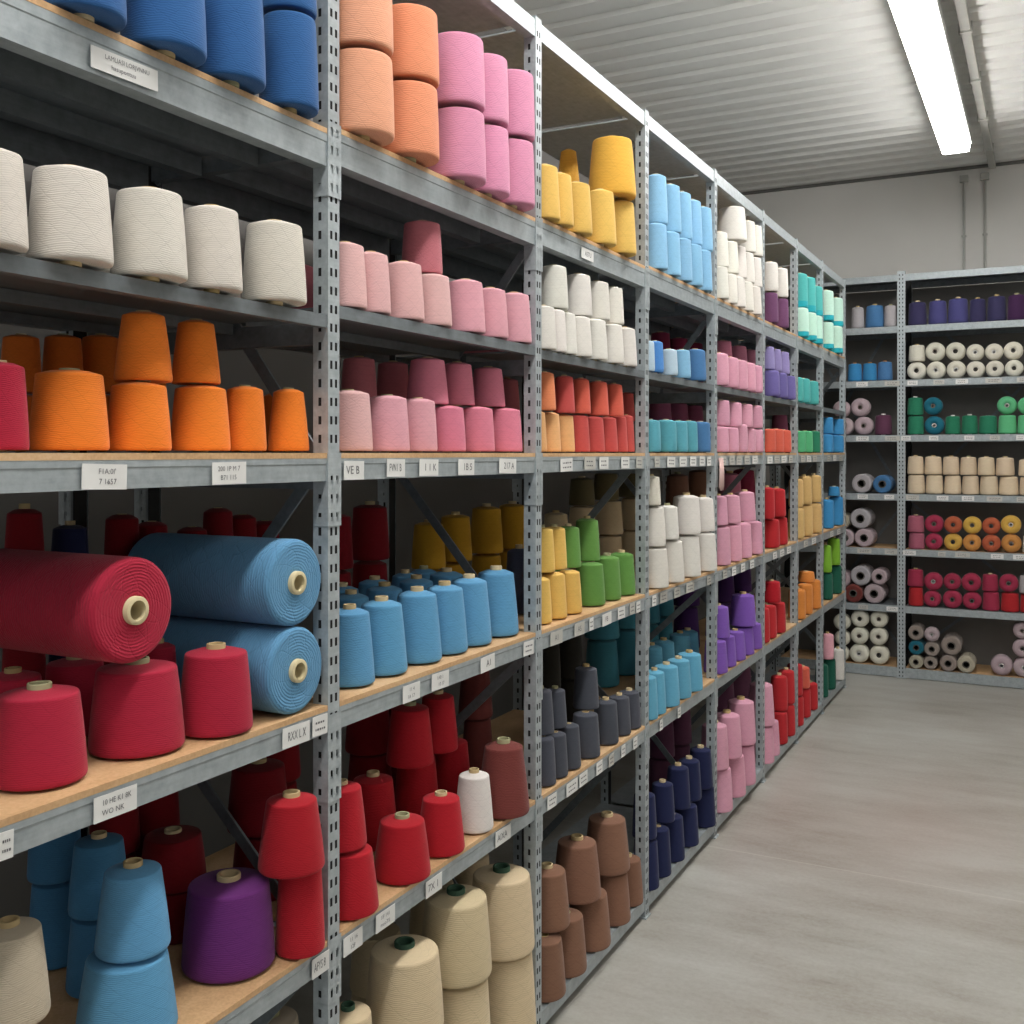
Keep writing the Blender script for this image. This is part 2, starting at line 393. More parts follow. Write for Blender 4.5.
row(1,5,1,'front',.06,.78,'365,48,58','scarlet'); row(1,5,0,'middle',.215,.8,'396,46,66;438,43,64;470,38,58','scarlet')
row(1,5,1,'middle',.175,.78,'432,44,55;456.6,37,53','scarlet')
row(1,5,0,'back',.36,.84,'392,44,60;424,36,58;462,36,56','dark red'); row(1,5,1,'back',.355,.82,'390,43,52;412,34,56','dark red')
row(1,5,0,'back',.28,.8,'494,36,52','brown red'); row(1,5,1,'back',.28,.8,'493,35,46','brown red')
row(1,6,0,'front',.045,.86,'374,52,105;441,72,106;490,62,104;534,57,82','cream')
row(1,6,1,'front',.05,.86,'373,50,74;441,73,76;489,66,76;532,61,73','cream')
row(1,6,0,'middle',.29,.86,'362,56,60;402,52,72;455,48,68;490,46,66','cream'); row(1,6,1,'middle',.28,.86,'402,50,56;455,44,58;488,41,54','cream')
# ---- third bay
row(2,1,0,'front',.016,.88,'557,32,52;573.5,31,50;591,30,49;615,31,52;635,30,51','yellow')
row(2,1,1,'front',.03,.82,'634,44,55','golden yellow'); row(2,1,0,'middle',.2,.8,'583,26,64','golden yellow'); row(2,1,1,'middle',.2,.68,'579,21,36','golden yellow')
row(2,2,0,'front',.02,.84,'554,27,43;568,26,42;578,26,41;591,26,41;606.5,26,42;623,25,40;636,24,38','white')
row(2,2,1,'front',.035,.86,'567,28,42;591,27,42;609,25,39;623,23,37','white')
row(2,3,0,'front',None,.88,'546,22,42;560,22,42;574,22,41;589,22,40;604,22,39;617,21,38;630,21,37;643,21,37','apricot|apricot|apricot|red|red|red|red|red')
row(2,3,1,'front',.05,.82,'555,22,40;574,20,40;590,19,37;608,20,37;623,19,35','tangerine|red|coral|coral|coral')
row(2,3,0,'middle',.2,.86,'634,20,34','red'); row(2,3,1,'middle',.2,.86,'634,18,32','red')
row(2,4,0,'front',None,.82,'551,26,44;566,26,44;581,25,41','yellow'); row(2,4,0,'front',None,.84,'604,29,41;620,26,42;638,26,40','leaf green')
row(2,4,1,'front',.09,.84,'554,26,42;566,24,40;580,24,39;599,24,40','yellow|yellow|leaf green|leaf green')
row(2,4,0,'middle',.21,.84,'562,24,46;600,24,40','leaf green|cream')
row(2,4,0,'back',.43,.86,'568,24,33;595,26,33;622,27,33;648,27,33','cream'); row(2,4,1,'back',.43,.86,'568,24,33;595,26,33;622,27,33;648,27,33','cream'); row(2,4,2,'back',.43,.86,'594,24,26;618,24,26;643,24,26','olive')
row(2,5,0,'front',None,.84,'555,25,46;567,24,42;580,24,42;599,27,42;617.6,24,41;630,22,37;643,22,35','charcoal grey')
row(2,5,1,'front',.06,.82,'553,26,42;566,22,36;598,24,39','charcoal grey')
row(2,5,0,'middle',.24,.86,'562,26,48;585,26,46','black brown'); row(2,5,1,'middle',.24,.86,'560,25,44;582,24,42','black brown')
row(2,5,0,'back',.39,.88,'618,32,45;646,30,44','teal'); row(2,5,1,'back',.39,.88,'618,32,42;645,28,40','teal')
row(2,6,0,'front',None,.82,'564,42,56;585,40,55;609,40,52;629,35,49;643,28,44','brown')
row(2,6,1,'front',.055,.8,'568,42,54;599,44,54;628,42,50','brown')
# ---- fourth bay
row(3,1,0,'front',.018,.92,'668,20,44;681,19,42;692.5,19,41;703,19,40;712.5,18,39','light blue')
row(3,1,1,'front',.018,.9,'668,20,46;681.5,19,45;692.5,18,44;702.5,18,42;713,18,41','light blue')
row(3,2,0,'front',.06,.88,'664,15,31;678,15,26;691,15,28;706.5,18,31','mid blue|powder blue|light blue|steel blue','cyl')
row(3,2,0,'front',.06,.9,'655,13,30','powder blue','cyl')
row(3,2,0,'back',.33,.88,'671,18,29;689,18,29;704,17,28','maroon'); row(3,2,1,'back',.33,.86,'671,17,29;689,17,29;704,16,28','maroon')
row(3,3,0,'front',None,.92,'661,18,33;677,18,33;688,16,32;698,15,32;711,17,31','aqua|aqua|aqua|aqua|steel blue','cyl')
row(3,3,0,'back',.3,.86,'672,20,30;689,20,30;704,19,30','mauve'); row(3,3,1,'back',.3,.86,'672,19,28;689,19,28;704,18,28','mauve')
row(3,4,0,'front',None,.9,'669,24,42;684.5,23,41;701,23,40;719,22,37','white')
row(3,4,1,'front',.085,.9,'666,21,41;679,19,32;701,24,37;718,19,32','white'); row(3,4,2,'front',.085,.84,'661,16,30','ivory')
row(3,4,0,'back',.3,.9,'690,22,44;712,22,44','cream'); row(3,4,1,'back',.3,.9,'690,20,36;712,20,36','brown')
row(3,5,0,'front',None,.84,'656,23,42;668,22,41;680,22,39;691.5,21,37;703,22,36','turquoise')
row(3,5,0,'middle',.19,.84,'664,20,40;676,20,38;688,20,36;700,20,34','turquoise')
row(3,5,0,'back',.35,.9,'660,20,42;674,20,42','teal'); row(3,5,1,'back',.35,.9,'660,20,36;674,20,36','teal')
row(3,5,0,'back',.33,.88,'700,22,42','dark purple'); row(3,5,1,'back',.33,.88,'700,22,34','dark purple')
row(3,6,0,'front',None,.84,'657,22,48;671.5,22,46;685,21,43;699,21,39;716,20,38','navy blue')
row(3,6,1,'front',.09,.84,'657,20,42;675,20,36;690.5,20,39;701.5,20,38;713,20,37','navy blue')
row(3,6,0,'back',.3,.86,'675,22,42;692,21,40','plum'); row(3,6,1,'back',.3,.86,'675,22,36;692,21,36','plum')
# ---- fifth bay
row(4,1,0,'front',.018,.9,'729,15,31;738,14,30;746,14,29;754,14,28;762,14,28','white')
row(4,1,1,'front',.018,.9,'729,15,33;739,14,32;747,14,30;755,14,29;762.5,14,29','white')
row(4,1,2,'front',.018,.9,'747,21,34;756,13,30;763,14,30','white')
row(4,2,0,'front',.03,.92,'729,15,32;739,14,30;748,14,29;756,14,28;763,13,27','pink','cyl')
row(4,2,1,'middle',.17,.9,'733,15,30;748,15,30;759,14,28','deep pink')
row(4,2,0,'middle',.17,.9,'733,15,28;748,15,28;759,14,27','deep pink')
row(4,3,0,'front',None,.94,'729,14,30;739,13,29;748,13,29;756,13,28;764,13,28','pink','cyl')
row(4,3,1,'front',.055,.94,'730,14,30;742,13,28;753,13,27;763,13,27','pink','cyl')
row(4,4,0,'front',None,.94,'731,16,38;742,15,36;752,15,34;763,15,32','pink')
row(4,4,1,'front',.07,.9,'728,14,28;741,15,27;756,16,28','pink'); row(4,4,0,'back',.28,.9,'742,18,34;756,17,34','maroon'); row(4,4,1,'back',.28,.9,'742,17,34;756,17,34','deep pink|maroon')
row(4,5,0,'front',None,.84,'728,17,32;736.5,15,30;746,15,28;754.5,15,27;762.5,14,25','violet')
row(4,5,1,'front',.07,.86,'730,17,30;756,18,30','violet'); row(4,5,0,'back',.27,.86,'735,17,32;752,17,32','dark purple'); row(4,5,1,'back',.27,.86,'735,16,28;752,16,28','dark purple')
row(4,6,0,'front',None,.86,'733,21,42;746,20,40;756,19,39','pink'); row(5,6,0,'front',None,.86,'771,17,36;780,15,34','pink')
row(4,6,1,'front',.09,.9,'729,20,42;742,21,41;756,21,41','pink'); row(5,6,1,'front',.05,.88,'772,18,40','pink'); row(4,6,0,'back',.28,.86,'735,20,40;752,20,38','plum'); row(4,6,1,'back',.28,.86,'735,20,32;752,20,32','plum')
# ---- sixth to eighth bays (bobbins)
B='bobbin'
row(5,1,0,'front',.02,.92,'778.5,12,29;789,12,28','dusky purple',B); row(5,1,1,'front',.02,.92,'780,12,27;789.5,11,27','white',B)
row(5,2,0,'front',.03,.92,'780,13,27;788,12,27;796,12,26','dark lilac',B); row(5,2,1,'front',.03,.88,'775,10,24;782,10,24;790,11,24','lilac',B)
row(5,3,0,'front',None,.94,'776,11,24;784,11,24;791.5,11,23','coral',B); row(5,3,0,'middle',.2,.9,'788,11,22','mauve',B); row(5,3,1,'middle',.2,.9,'788,11,20','mauve',B)
row(5,4,0,'front',None,.92,'780,13,28;788,12,27','cherry red',B); row(5,4,1,'front',.06,.92,'775,11,30;786,13,27','cherry red',B)
row(5,5,0,'front',None,.92,'770,12,34;777,12,32;786,13,30','cherry red',B); row(5,5,1,'front',.06,.9,'781,13,20','scarlet',B)
row(5,6,0,'front',None,.92,'788,12,31;795.5,12,30','cherry red',B); row(5,6,1,'front',.05,.92,'788,12,33;795,12,32','cherry red',B)
row(6,1,0,'front',.02,.94,'809,12,28;817,12,27;823,11,27','mint',B); row(6,1,1,'front',.02,.94,'808,12,32;816,12,33;823,11,28','sea green',B)
row(6,2,0,'front',.03,.94,'803,10,24;810.5,10,24;819,11,23','sea green',B)
row(6,3,0,'front',None,.94,'806,11,22;813,11,22;820.5,9,22','emerald|emerald|bottle green',B)
row(6,4,0,'front',None,.95,'804.5,11,30;813,11,30;822,11,29','tan',B); row(6,4,1,'front',.045,.95,'803.5,10,27;812,11,27;821.5,11,26','tan',B)
row(6,5,0,'front',None,.94,'806,12,29;813,11,29;821,11,28','orange',B); row(6,5,1,'front',.06,.9,'815,12,10','orange',B)
row(6,6,0,'front',None,.94,'804,11,29;811,10,28;818,10,26','cherry red',B); row(6,6,1,'front',.05,.94,'803,11,30','cherry red',B); row(6,6,1,'front',.05,.94,'810,10,20','coral',B)
row(7,1,0,'front',.02,.94,'834,11,26;843,11,26','mint',B); row(7,1,1,'front',.02,.94,'835,11,28;843.5,11,27','mint',B)
row(7,3,0,'front',None,.95,'833.5,10,22;844,10,22','azure',B); row(7,3,1,'front',.04,.95,'833.5,10,20;844,10,20','azure',B)
row(7,4,0,'front',None,.95,'834,10,28;843.5,10,28','azure',B); row(7,4,1,'front',.045,.9,'840,8,9','azure',B)
row(7,5,0,'front',None,.95,'833,9,26;842,9,28','dark green',B); row(7,5,1,'front',.05,.9,'832,9,26;840.5,9,26','lime',B)
row(7,6,0,'front',None,.95,'828.5,9,32;836,9,30','dark green',B); row(7,6,0,'front',None,.95,'844.5,9,30','white',B); row(7,6,1,'front',.045,.95,'834,9,24','blush pink',B)

# ---- keep the cones clear of the rack frames and of one another
def rad(i, z):
    f = min(1, max(0, z)); return i['R']*(1+(i['t']-1)*f)
def clampY(i):
    if i['depth'] == 'front':
        b = i['bay']; i['y'] = min(max(i['y'], YF[b]+i['R']+.024), YF[b+1]-i['R']-.024); return
    i['y'] = min(i['y'], YF[8]-i['R']-.03)
    for k, yf in enumerate(YF):
        d = i['y']-yf; need = i['R']+.026
        if abs(d) < need:
            sgn = 1 if d >= 0 else -1
            i['y'] = yf+sgn*need
HEAVY = 1
for lvl in range(1, 7):
    its = [i for i in ITEMS if i['lvl'] == lvl]
    for i in its: i['y0'] = i['y']; clampY(i)
    tiers = sorted(set(i['tier'] for i in its))
    for a in range(len(its)):                       # neighbours that only just touch give way a little first
        for b in range(a+1, len(its)):
            A, Bq = its[a], its[b]
            if A['tier'] == Bq['tier']:
                d = math.hypot(Bq['x']-A['x'], Bq['y']-A['y']); need = A['R']+Bq['R']+.001
                if d < need:
                    k = max((d-.001)/(A['R']+Bq['R']), .84); A['kk'] = min(A.get('kk', 1), k); Bq['kk'] = min(Bq.get('kk', 1), k)
    for i in its: i['R'] *= i.pop('kk', 1)
    for _ in range(60):
        for a in range(len(its)):
            A = its[a]
            for b in range(a+1, len(its)):
                Bq = its[b]
                if A['tier'] != Bq['tier']: continue
                dx, dy = Bq['x']-A['x'], Bq['y']-A['y']; d = math.hypot(dx, dy); need = A['R']+Bq['R']+.002
                if d < need:
                    p = (need-d)/2*.7; sg = 1 if dy >= 0 else -1
                    if A['depth'] != Bq['depth'] and abs(dx) > .6*abs(dy):
                        # push the deeper one back
                        deep = Bq if Bq['x'] < A['x'] else A
                        deep['x'] = max(deep['x']-p, -.455)
                        A['y'] -= sg*p*.5; Bq['y'] += sg*p*.5
                    else:
                        A['y'] -= sg*p; Bq['y'] += sg*p
        for i in its: clampY(i)
    for _ in range(12):
        for a in range(len(its)):
            A = its[a]
            for b in range(a+1, len(its)):
                Bq = its[b]
                if A['tier'] != Bq['tier']: continue
                d = math.hypot(Bq['x']-A['x'], Bq['y']-A['y']); need = A['R']+Bq['R']+.001
                if d < need:
                    k = (d-.001)/(A['R']+Bq['R']); A['R'] *= max(k, .6); Bq['R'] *= max(k, .6)
    # heights and stacking
    for i in its: i['above'] = False; i['under'] = []
    for tr in tiers:
        for i in [q for q in its if q['tier'] == tr]:
            if tr == 0: i['z'] = shelf_z(bay_of(i['y']), lvl)+.0015; continue
            best = None
            for q in its:
                if q['tier'] != tr-1: continue
                d = math.hypot(q['x']-i['x'], q['y']-i['y'])
                if d < i['R']*.97+q['R']*q['t']*.97:
                    i['under'].append((d/(i['R']+q['R']*q['t']), q))
            if i['under'] and min(k for k, q in i['under']) < .4: i['under'] = [(k, q) for k, q in i['under'] if k < .72]
            i['under'] = [q for k, q in i['under']]
            for q in i['under']: q['above'] = True
            if not i['under']:
                c = [q for q in its if q['tier'] == tr-1 and q['bay'] == i['bay'] and not q['above']] or [q for q in its if q['tier'] == tr-1 and q['bay'] == i['bay']]
                if c:
                    q = min(c, key=lambda q: math.hypot(q['x']-i['x'], q['y']-i['y'])); q['above'] = True; i['under'] = [q]
                    print('SNAP', lvl, i['bay'], i['col'], round(math.hypot(q['x']-i['x'], q['y']-i['y']), 3)); i['x'], i['y'] = q['x'], q['y']; i['R'] = min(i['R'], q['R'])
            if i['under']: i['z'] = max(q['z']+q['h'] for q in i['under'])+.0025
            else:
                i['z'] = shelf_z(i['bay'], lvl)+.0015; i['tier0'] = True; print('NOSUPPORT', lvl, i['bay'], i['col'])
        # one height for a row that rests on another
    top = max(UND[lvl]-.012, 0)
    for i in its:
        top = UND[lvl]-.012
        if i['z']+i['h'] > top:
            # flatten the whole stack a little
            chain = [i]
            while chain[-1]['under']: chain.append(max(chain[-1]['under'], key=lambda q: q['z']+q['h']))
            k = (top-.004-LV[lvl])/(i['z']+i['h']-LV[lvl])
            for q in chain: q['hk'] = min(q.get('hk', 1), k)
    for i in its: i['h'] *= i.get('hk', 1)
    for tr in tiers[1:]:
        for i in [q for q in its if q['tier'] == tr]:
            if i['under']: i['z'] = max(q['z']+q['h'] for q in i['under'])+.0025
    # upper cones against taller neighbours of other tiers
    for a in its:
        for b in its:
            if a is b or a['tier'] <= b['tier']: continue
            if b in a['under']: continue
            lo, hi = max(a['z'], b['z']), min(a['z']+a['h'], b['z']+b['h'])
            if hi-lo > .004:
                d = math.hypot(a['x']-b['x'], a['y']-b['y'])
                need = max(rad(a, (z-a['z'])/a['h'])+rad(b, (z-b['z'])/b['h']) for z in (lo, hi))+.003
                if d < need:
                    k = max(.62, (d-.003)/(need-.003)); a['R'] *= k; b['R'] *= k
    for i in its:
        if i['z']+i['h'] > top: print('HIGH', lvl, i['bay'], i['col'], round(i['z']+i['h']-top, 3))
        if abs(i['y']-i['y0']) > .05: print('MOVED', lvl, i['bay'], i['tier'], i['depth'], i['col'], round(i['y']-i['y0'], 3))

CORECOL = ['#c9b48c', '#bfa87c', '#d2c09a', '#c9b48c', '#b8a070', '#a3a07c']
def tone(h, k=.04):
    c = lin(h); y = .2126*c[0]+.7152*c[1]+.0722*c[2]
    return tuple(v+(y-v)*k for v in c[:3])+(1,)
def jit(c, a=.05):
    k = 1+random.uniform(-a, a)
    return tuple(min(1, x*k*(1+random.uniform(-.015, .015))) for x in c[:3])+(1,)
def cone(name, kind, bmesh_, core, loc, R, h, col, label, cat, group, rz=None, corecol=None):
    o = bpy.data.objects.new(name, bmesh_); COL.objects.link(o)
    o.location = loc; o.scale = (R, R, h); o.rotation_euler = (0, 0, random.uniform(0, 6.28) if rz is None else rz)
    o.color = jit(tone(PAL[col])); o['label'] = label; o['category'] = cat; o['group'] = group
    if core is not None:
        c = bpy.data.objects.new('core', core); COL.objects.link(c); c.parent = o
        c.color = lin(corecol or random.choice(CORECOL))
    return o
TIERN = ['lower', 'upper', 'top']
rows = {}
for i in ITEMS:
    hasup = len([q for q in ITEMS if q['lvl'] == i['lvl'] and q['bay'] == i['bay'] and q['depth'] == i['depth'] and q['tier'] > 0]) > 0
    key = (i['bay'], i['lvl'], i['tier'] if hasup else -1, i['depth'])
    rows.setdefault(key, []).append(i)
def words(n): return n
for (bay, lvl, tier, depth), its in rows.items():
    its.sort(key=lambda q: q['y'])
    cols = [q['col'] for q in its]
    for n, i in enumerate(its):
        kind = 'bobbin' if i['t0'] >= .9 else i['kind']  # near-straight cones share this kind with the real bobbins
        noun = 'yarn bobbin' if kind == 'bobbin' else 'yarn cone'
        nm = 'yarn_package' if kind == 'bobbin' else 'yarn_cone'
        rown = (TIERN[tier]+' ' if tier >= 0 else '')+depth+' row'
        lab = f"{i['col']} {noun}, {ORD[n]} from near end, {rown}, {SHELF[lvl]}, {BAYN[bay]} bay"
        if cols.count(i['col']) == 1 and len(its) > 1:
            lab = f"the only {i['col']} {noun} in the {rown}, {SHELF[lvl]}, {BAYN[bay]} bay"
        if len(its) == 1:
            lab = f"{i['col']} {noun} alone in the {rown}, {SHELF[lvl]}, {BAYN[bay]} bay"
        i['label'] = lab
        flushb, flusht = (i['tier'] > 0 and bool(i['under'])), i['above']
        core = CORES[(0 if flushb else 1, 0 if flusht else (2 if lvl <= 3 else 1))]
        loc = (i['x'], i['y'], i['z']+(0 if flushb else CB*i['h']))
        hh = i['h'] if flushb else i['h']*(1-CB)
        small = bay >= 5
        o = cone(nm, kind, body(i['t'], 'cyl' if i['kind'] in ('cyl', 'bobbin') else 'cone'), core, loc, i['R'], hh, i['col'], lab,
                 'yarn bobbin' if kind == 'bobbin' else 'yarn cone', f"{i['col']} {noun.split()[1]}s on the {SHELF[lvl]} of the {BAYN[bay]} bay",
                 corecol='#3c5a48' if i['col'] == 'cream' and bay == 1 else None)
        o.rotation_euler[0] = 0
        if i['col'] in ('sea green', 'mint') and lvl == 1:
            b_ = bpy.data.objects.new('wrapper_band', body(i['t'], 'cyl')); COL.objects.link(b_); b_.parent = o
            b_.scale = (1.02, 1.02, .34); b_.location = (0, 0, .0); b_.color = lin('#2aa6b4'); b_['label'] = 'turquoise wrapper band'
print('CONES', len([i for i in ITEMS if i['kind'] != 'bobbin']), 'BOBBINS', len([i for i in ITEMS if i['kind'] == 'bobbin']))

# ------------------------------------------------------------------ rolls in the first bay
def roll(loc_face, R, length, col, label):
    k = length/R
    me = roll_mesh(k)
    o = bpy.data.objects.new('yarn_roll', me); COL.objects.link(o)
    o.scale = (R, R, R); o.rotation_euler = (0, -math.pi/2, 0); o.location = loc_face     # +z of the roll points to the wall
    o.color = tone(PAL[col]); o['label'] = label; o['category'] = 'yarn roll'; o['group'] = 'yarn rolls on the third shelf up'
    c = bpy.data.objects.new('core', core_mesh(-.1, k-.02, .27, .19)); COL.objects.link(c); c.parent = o; c.color = lin('#d6c8a0')
    return o
fy, fz, _ = along(134, .03)
zb = max(i['z']+i['h']*(1+CTOP) for i in ITEMS if i['bay'] == 0 and i['lvl'] == 4 and i['depth'] in ('front', 'middle') and i['tier'] == 0)
roll((-.035, along(134.5, .035)[0], zb+.0915), .088, .345, 'crimson', 'crimson yarn roll lying on its side on top of the crimson cones')
yb = YF[1]-.111
roll((-.004, yb, LV[4]+.0875), .0855, .385, 'denim blue', 'blue yarn roll lying on the chipboard under another blue roll')
roll((-.006, yb, LV[4]+.0875+.1725), .0855, .385, 'denim blue', 'blue yarn roll resting on top of another blue roll')
for o in bpy.data.objects:
    if o.name.startswith('yarn_roll') and 'blue' in o['label']: o.color = tone('#5c9cc8', .12)
# row of dark red cones behind the blue rolls
for n, yy in enumerate((1.595, 1.677, 1.80, 1.884, 1.968, 2.052)):
    for tr in range(2):
        h = .19-.01*(n % 3)
        cone('yarn_cone', 'cone', body(.85, 'cone'), CORES[(0, 0)], (-.452, yy, LV[4]+.002+tr*(h+.003)), .0395, h, 'dark red',
             f"dark red yarn cone, {ORD[n]} along the {TIERN[tr]} row behind the blue rolls, first bay", 'yarn cone', 'dark red cones behind the blue rolls')

# ------------------------------------------------------------------ rack
def perforated(bm, W, D, z0, z1, x0, yc, pitch=.038, slot=(.0075, .017)):
    """channel post: perforated front plate and two perforated flanges, facing +x"""
    def plate(org, du, width, cols):
        # columns across
        xs = [0]
        for c in cols: xs += [c-slot[0]/2, c+slot[0]/2]
        xs.append(width)
        n = int((z1-z0)/pitch); zs = [z0]
        for k in range(n):
            zc = z0+pitch*(k+.5); zs += [zc-slot[1]/2, zc+slot[1]/2]
        zs.append(z1)
        V = {}
        def v(i, j):
            if (i, j) not in V: V[(i, j)] = bm.verts.new(Vector(org)+Vector(du)*xs[i]+Vector((0, 0, zs[j])))
            return V[(i, j)]
        for i in range(len(xs)-1):
            slotcol = i % 2 == 1
            if not slotcol:
                for j in range(len(zs)-1): bm.faces.new((v(i, j), v(i+1, j), v(i+1, j+1), v(i, j+1)))
            else:
                for j in range(0, len(zs)-1, 2): bm.faces.new((v(i, j), v(i+1, j), v(i+1, j+1), v(i, j+1)))
    plate((x0, yc-W/2, 0), (0, 1, 0), W, (W*.28, W*.70))
    plate((x0-D, yc-W/2, 0), (1, 0, 0), D, (D*.45,))
    plate((x0, yc+W/2, 0), (-1, 0, 0), D, (D*.55,))
PW, PD = .038, .038
bm = bmesh.new(); perforated(bm, PW, PD, .0, 2.955, 0, 0)
# splice sleeves and foot
for z0, z1 in ((LV[1]-.165, LV[1]-.012), (LV[3]-.15, LV[3]-.0), (LV[4]-.2, LV[4]-.02), (LV[5]-.13, LV[5]-.0)):
    perforated(bm, PW+.006, PD, z0, z1, .0025, 0)
box(bm, -PD-.006, .006, -.026, .026, 0, .006)
box(bm, -PD, .0, -PW/2, PW/2, 2.952, 2.956)
box(bm, -PD+.001, -.0025, -PW/2+.0025, PW/2-.0025, .01, 2.95, 1)  # dark fill behind the slots paints in the shade inside the post
POST = bpy.data.meshes.new('upright'); bm.to_mesh(POST); bm.free(); POST.materials.append(M_POST); POST.materials.append(M_SLOTSHADE)

def rack_root(name, label, loc):
    e = bpy.data.objects.new(name, None); COL.objects.link(e); e.location = loc
    e['label'] = label; e['category'] = 'shelving rack'; return e
def put(name, me, parent, loc=(0, 0, 0), rot=(0, 0, 0)):
    o = bpy.data.objects.new(name, me); COL.objects.link(o); o.parent = parent; o.location = loc; o.rotation_euler = rot; return o

def text_into(bm, body_, height, cx_, cz_, maxw, x=.0016, mi=1):
    cu = bpy.data.curves.new('t', 'FONT'); cu.body = body_; cu.size = height*1.35; cu.align_x = 'CENTER'; cu.align_y = 'CENTER'; cu.resolution_u = 2
    to = bpy.data.objects.new('t', cu); COL.objects.link(to)
    bpy.context.view_layer.update()
    me = bpy.data.meshes.new_from_object(to.evaluated_get(bpy.context.evaluated_depsgraph_get()))
    bpy.data.objects.remove(to); bpy.data.curves.remove(cu)
    if not me.vertices: return
    xs = [v.co.x for v in me.vertices]; k = min(1, maxw/max(1e-6, max(xs)-min(xs)))
    vm = [bm.verts.new((x, cx_+v.co.x*k, cz_+v.co.y)) for v in me.vertices]
    for p in me.polygons:
        try: bm.faces.new([vm[i] for i in p.vertices]).material_index = mi
        except ValueError: pass
    bpy.data.meshes.remove(me)
def label_card(parent, yc, zc, w, h, lines, tilt=0, paper=None):
    bm = bmesh.new()
    box(bm, 0, .001, -w/2, w/2, -h/2, h/2, 0)
    if lines:
        n = len(lines)
        for k, l in enumerate(lines):
            text_into(bm, l, h*.46/n, random.uniform(-.08, .08)*w, h*(.5-(k+.75)/(n+.5)), w*.66)
    else:
        for k in range(2):
            z = h*(.16-.34*k); y = -w*.32
            while y < w*.25:
                d = w*random.uniform(.06, .16)
                vs = [bm.verts.new((.0015, a, b)) for a, b in ((y, z-h*.05), (y+d, z-h*.05), (y+d, z+h*.05), (y, z+h*.05))]
                bm.faces.new(vs).material_index = 1; y += d+w*.05
    o = mobj('label_card', bm, [paper or M_PAPER, M_INK], parent)
    o.location = (.0045, yc, zc); o.rotation_euler = (tilt, 0, 0)
    return o

LEFT = rack_root('shelving_rack', 'long galvanised steel shelving rack along the side wall holding stacked yarn cones', (0, 0, 0))
for k, y in enumerate(YF):
    put('upright', POST, LEFT, (.002, y, 0))
    put('upright', POST, LEFT, (-.54, y, 0), (0, 0, math.pi))
put('upright', POST, LEFT, (-.54, 1.53, 0), (0, 0, math.pi))
# side frames: ties and zigzag braces
for k, y in enumerate(YF):
    up = k % 2 == 1
    nodes = [.12, .66, 1.12, 1.68, 2.30, 2.86]
    for n in range(len(nodes)-1):
        a, b = nodes[n]+.015, nodes[n+1]-.015
        front_low = (n % 2 == 0) != up
        p = (-.045, y, a) if front_low else (-.50, y, a); q = (-.50, y, b) if front_low else (-.045, y, b)
        bm = bmesh.new(); bar(bm, p, q, .026, .006)
        mobj('side_brace', bm, M_DARKSTEEL, LEFT)
    for z in LV.values():
        bm = bmesh.new(); box(bm, -.50, -.04, y-.012, y+.012, z-.075, z-.03)
        mobj('side_tie', bm, M_DARKSTEEL, LEFT)
LABELS = {
 (0,1): [(122,67,['LAMLIASI LORJVNNU','hasupontuu'])],
 (0,3): [(102,45,["F1A:0I'",'7 1657']),(227,34,['200 1P M 7','B71 115'])],
 (0,4): [(113,43,['10 HE K1 8K','WO NK']),(294,27,['RXX L X']),(318,15,[]),(4,14,[])],
 (0,5): [(320,17,['AFYS 8'])],
 (1,3): [(352,20,['VE B']),(394,18,['FVN1 B']),(427,19,['1 1 K']),(464.5,16,['1B 5']),(506,17,['217 A'])],
 (1,4): [(409.5,17,['11 4','1A 17']),(438.5,17,['1A8 1','10 17']),(486,14,['A1']),(527,10,[])],
 (1,5): [(351,19,['11 16','12F']),(383.5,19,['1IF 141','mooTII']),(432,16,['7X 1']),(501.5,15,['AIXA'])],
 (2,3): [(565,12,[]),(588.5,11,[]),(602.5,9,[]),(624,8,[]),(638,6,[])],
 (2,4): [(555,12,['A1']),(578,10,['A5']),(590,4,[]),(605.5,9,['F8']),(620,7,[]),(631,5,[]),(637,4,[])],
 (2,5): [(550.5,9,[]),(570.5,11,[]),(582,8,[]),(598,6,[]),(610,5,[]),(622,4,[]),(634,4,[])],
 (2,1): [(586,12,['ASTU'])],
 (3,3): [(656,5,[]),(670,8,[]),(682,7,[]),(692,6,[]),(701,5,[]),(708,4,[])],
 (3,4): [(653,4,[]),(662.5,7,[]),(676,6,[]),(689,8,[]),(708,4,[])],
 (3,5): [(660,3,[]),(678,3,[])],
 (4,3): [(722,6,[]),(731,5,[]),(738,5,[]),(746,5,[]),(754,5,[])],
 (4,4): [(724,4,[]),(733,4,[]),(742,4,[]),(751,4,[])],
 (5,3): [(769,5,[]),(776,5,[]),(783,5,[]),(790,4,[])],
 (5,4): [(774,4,[]),(781,4,[]),(788,4,[])],
 (6,3): [(802,4,[]),(808,4,[]),(814,4,[])], (7,3): [(828,3,[]),(834,3,[]),(840,3,[])],
 (6,4): [(805,4,[]),(813,4,[])], (7,4): [(831,3,[]),(838,3,[])],
}
BEAMP = {1: .066, 2: .026, 3: .046, 4: .046, 5: .046, 6: .046}
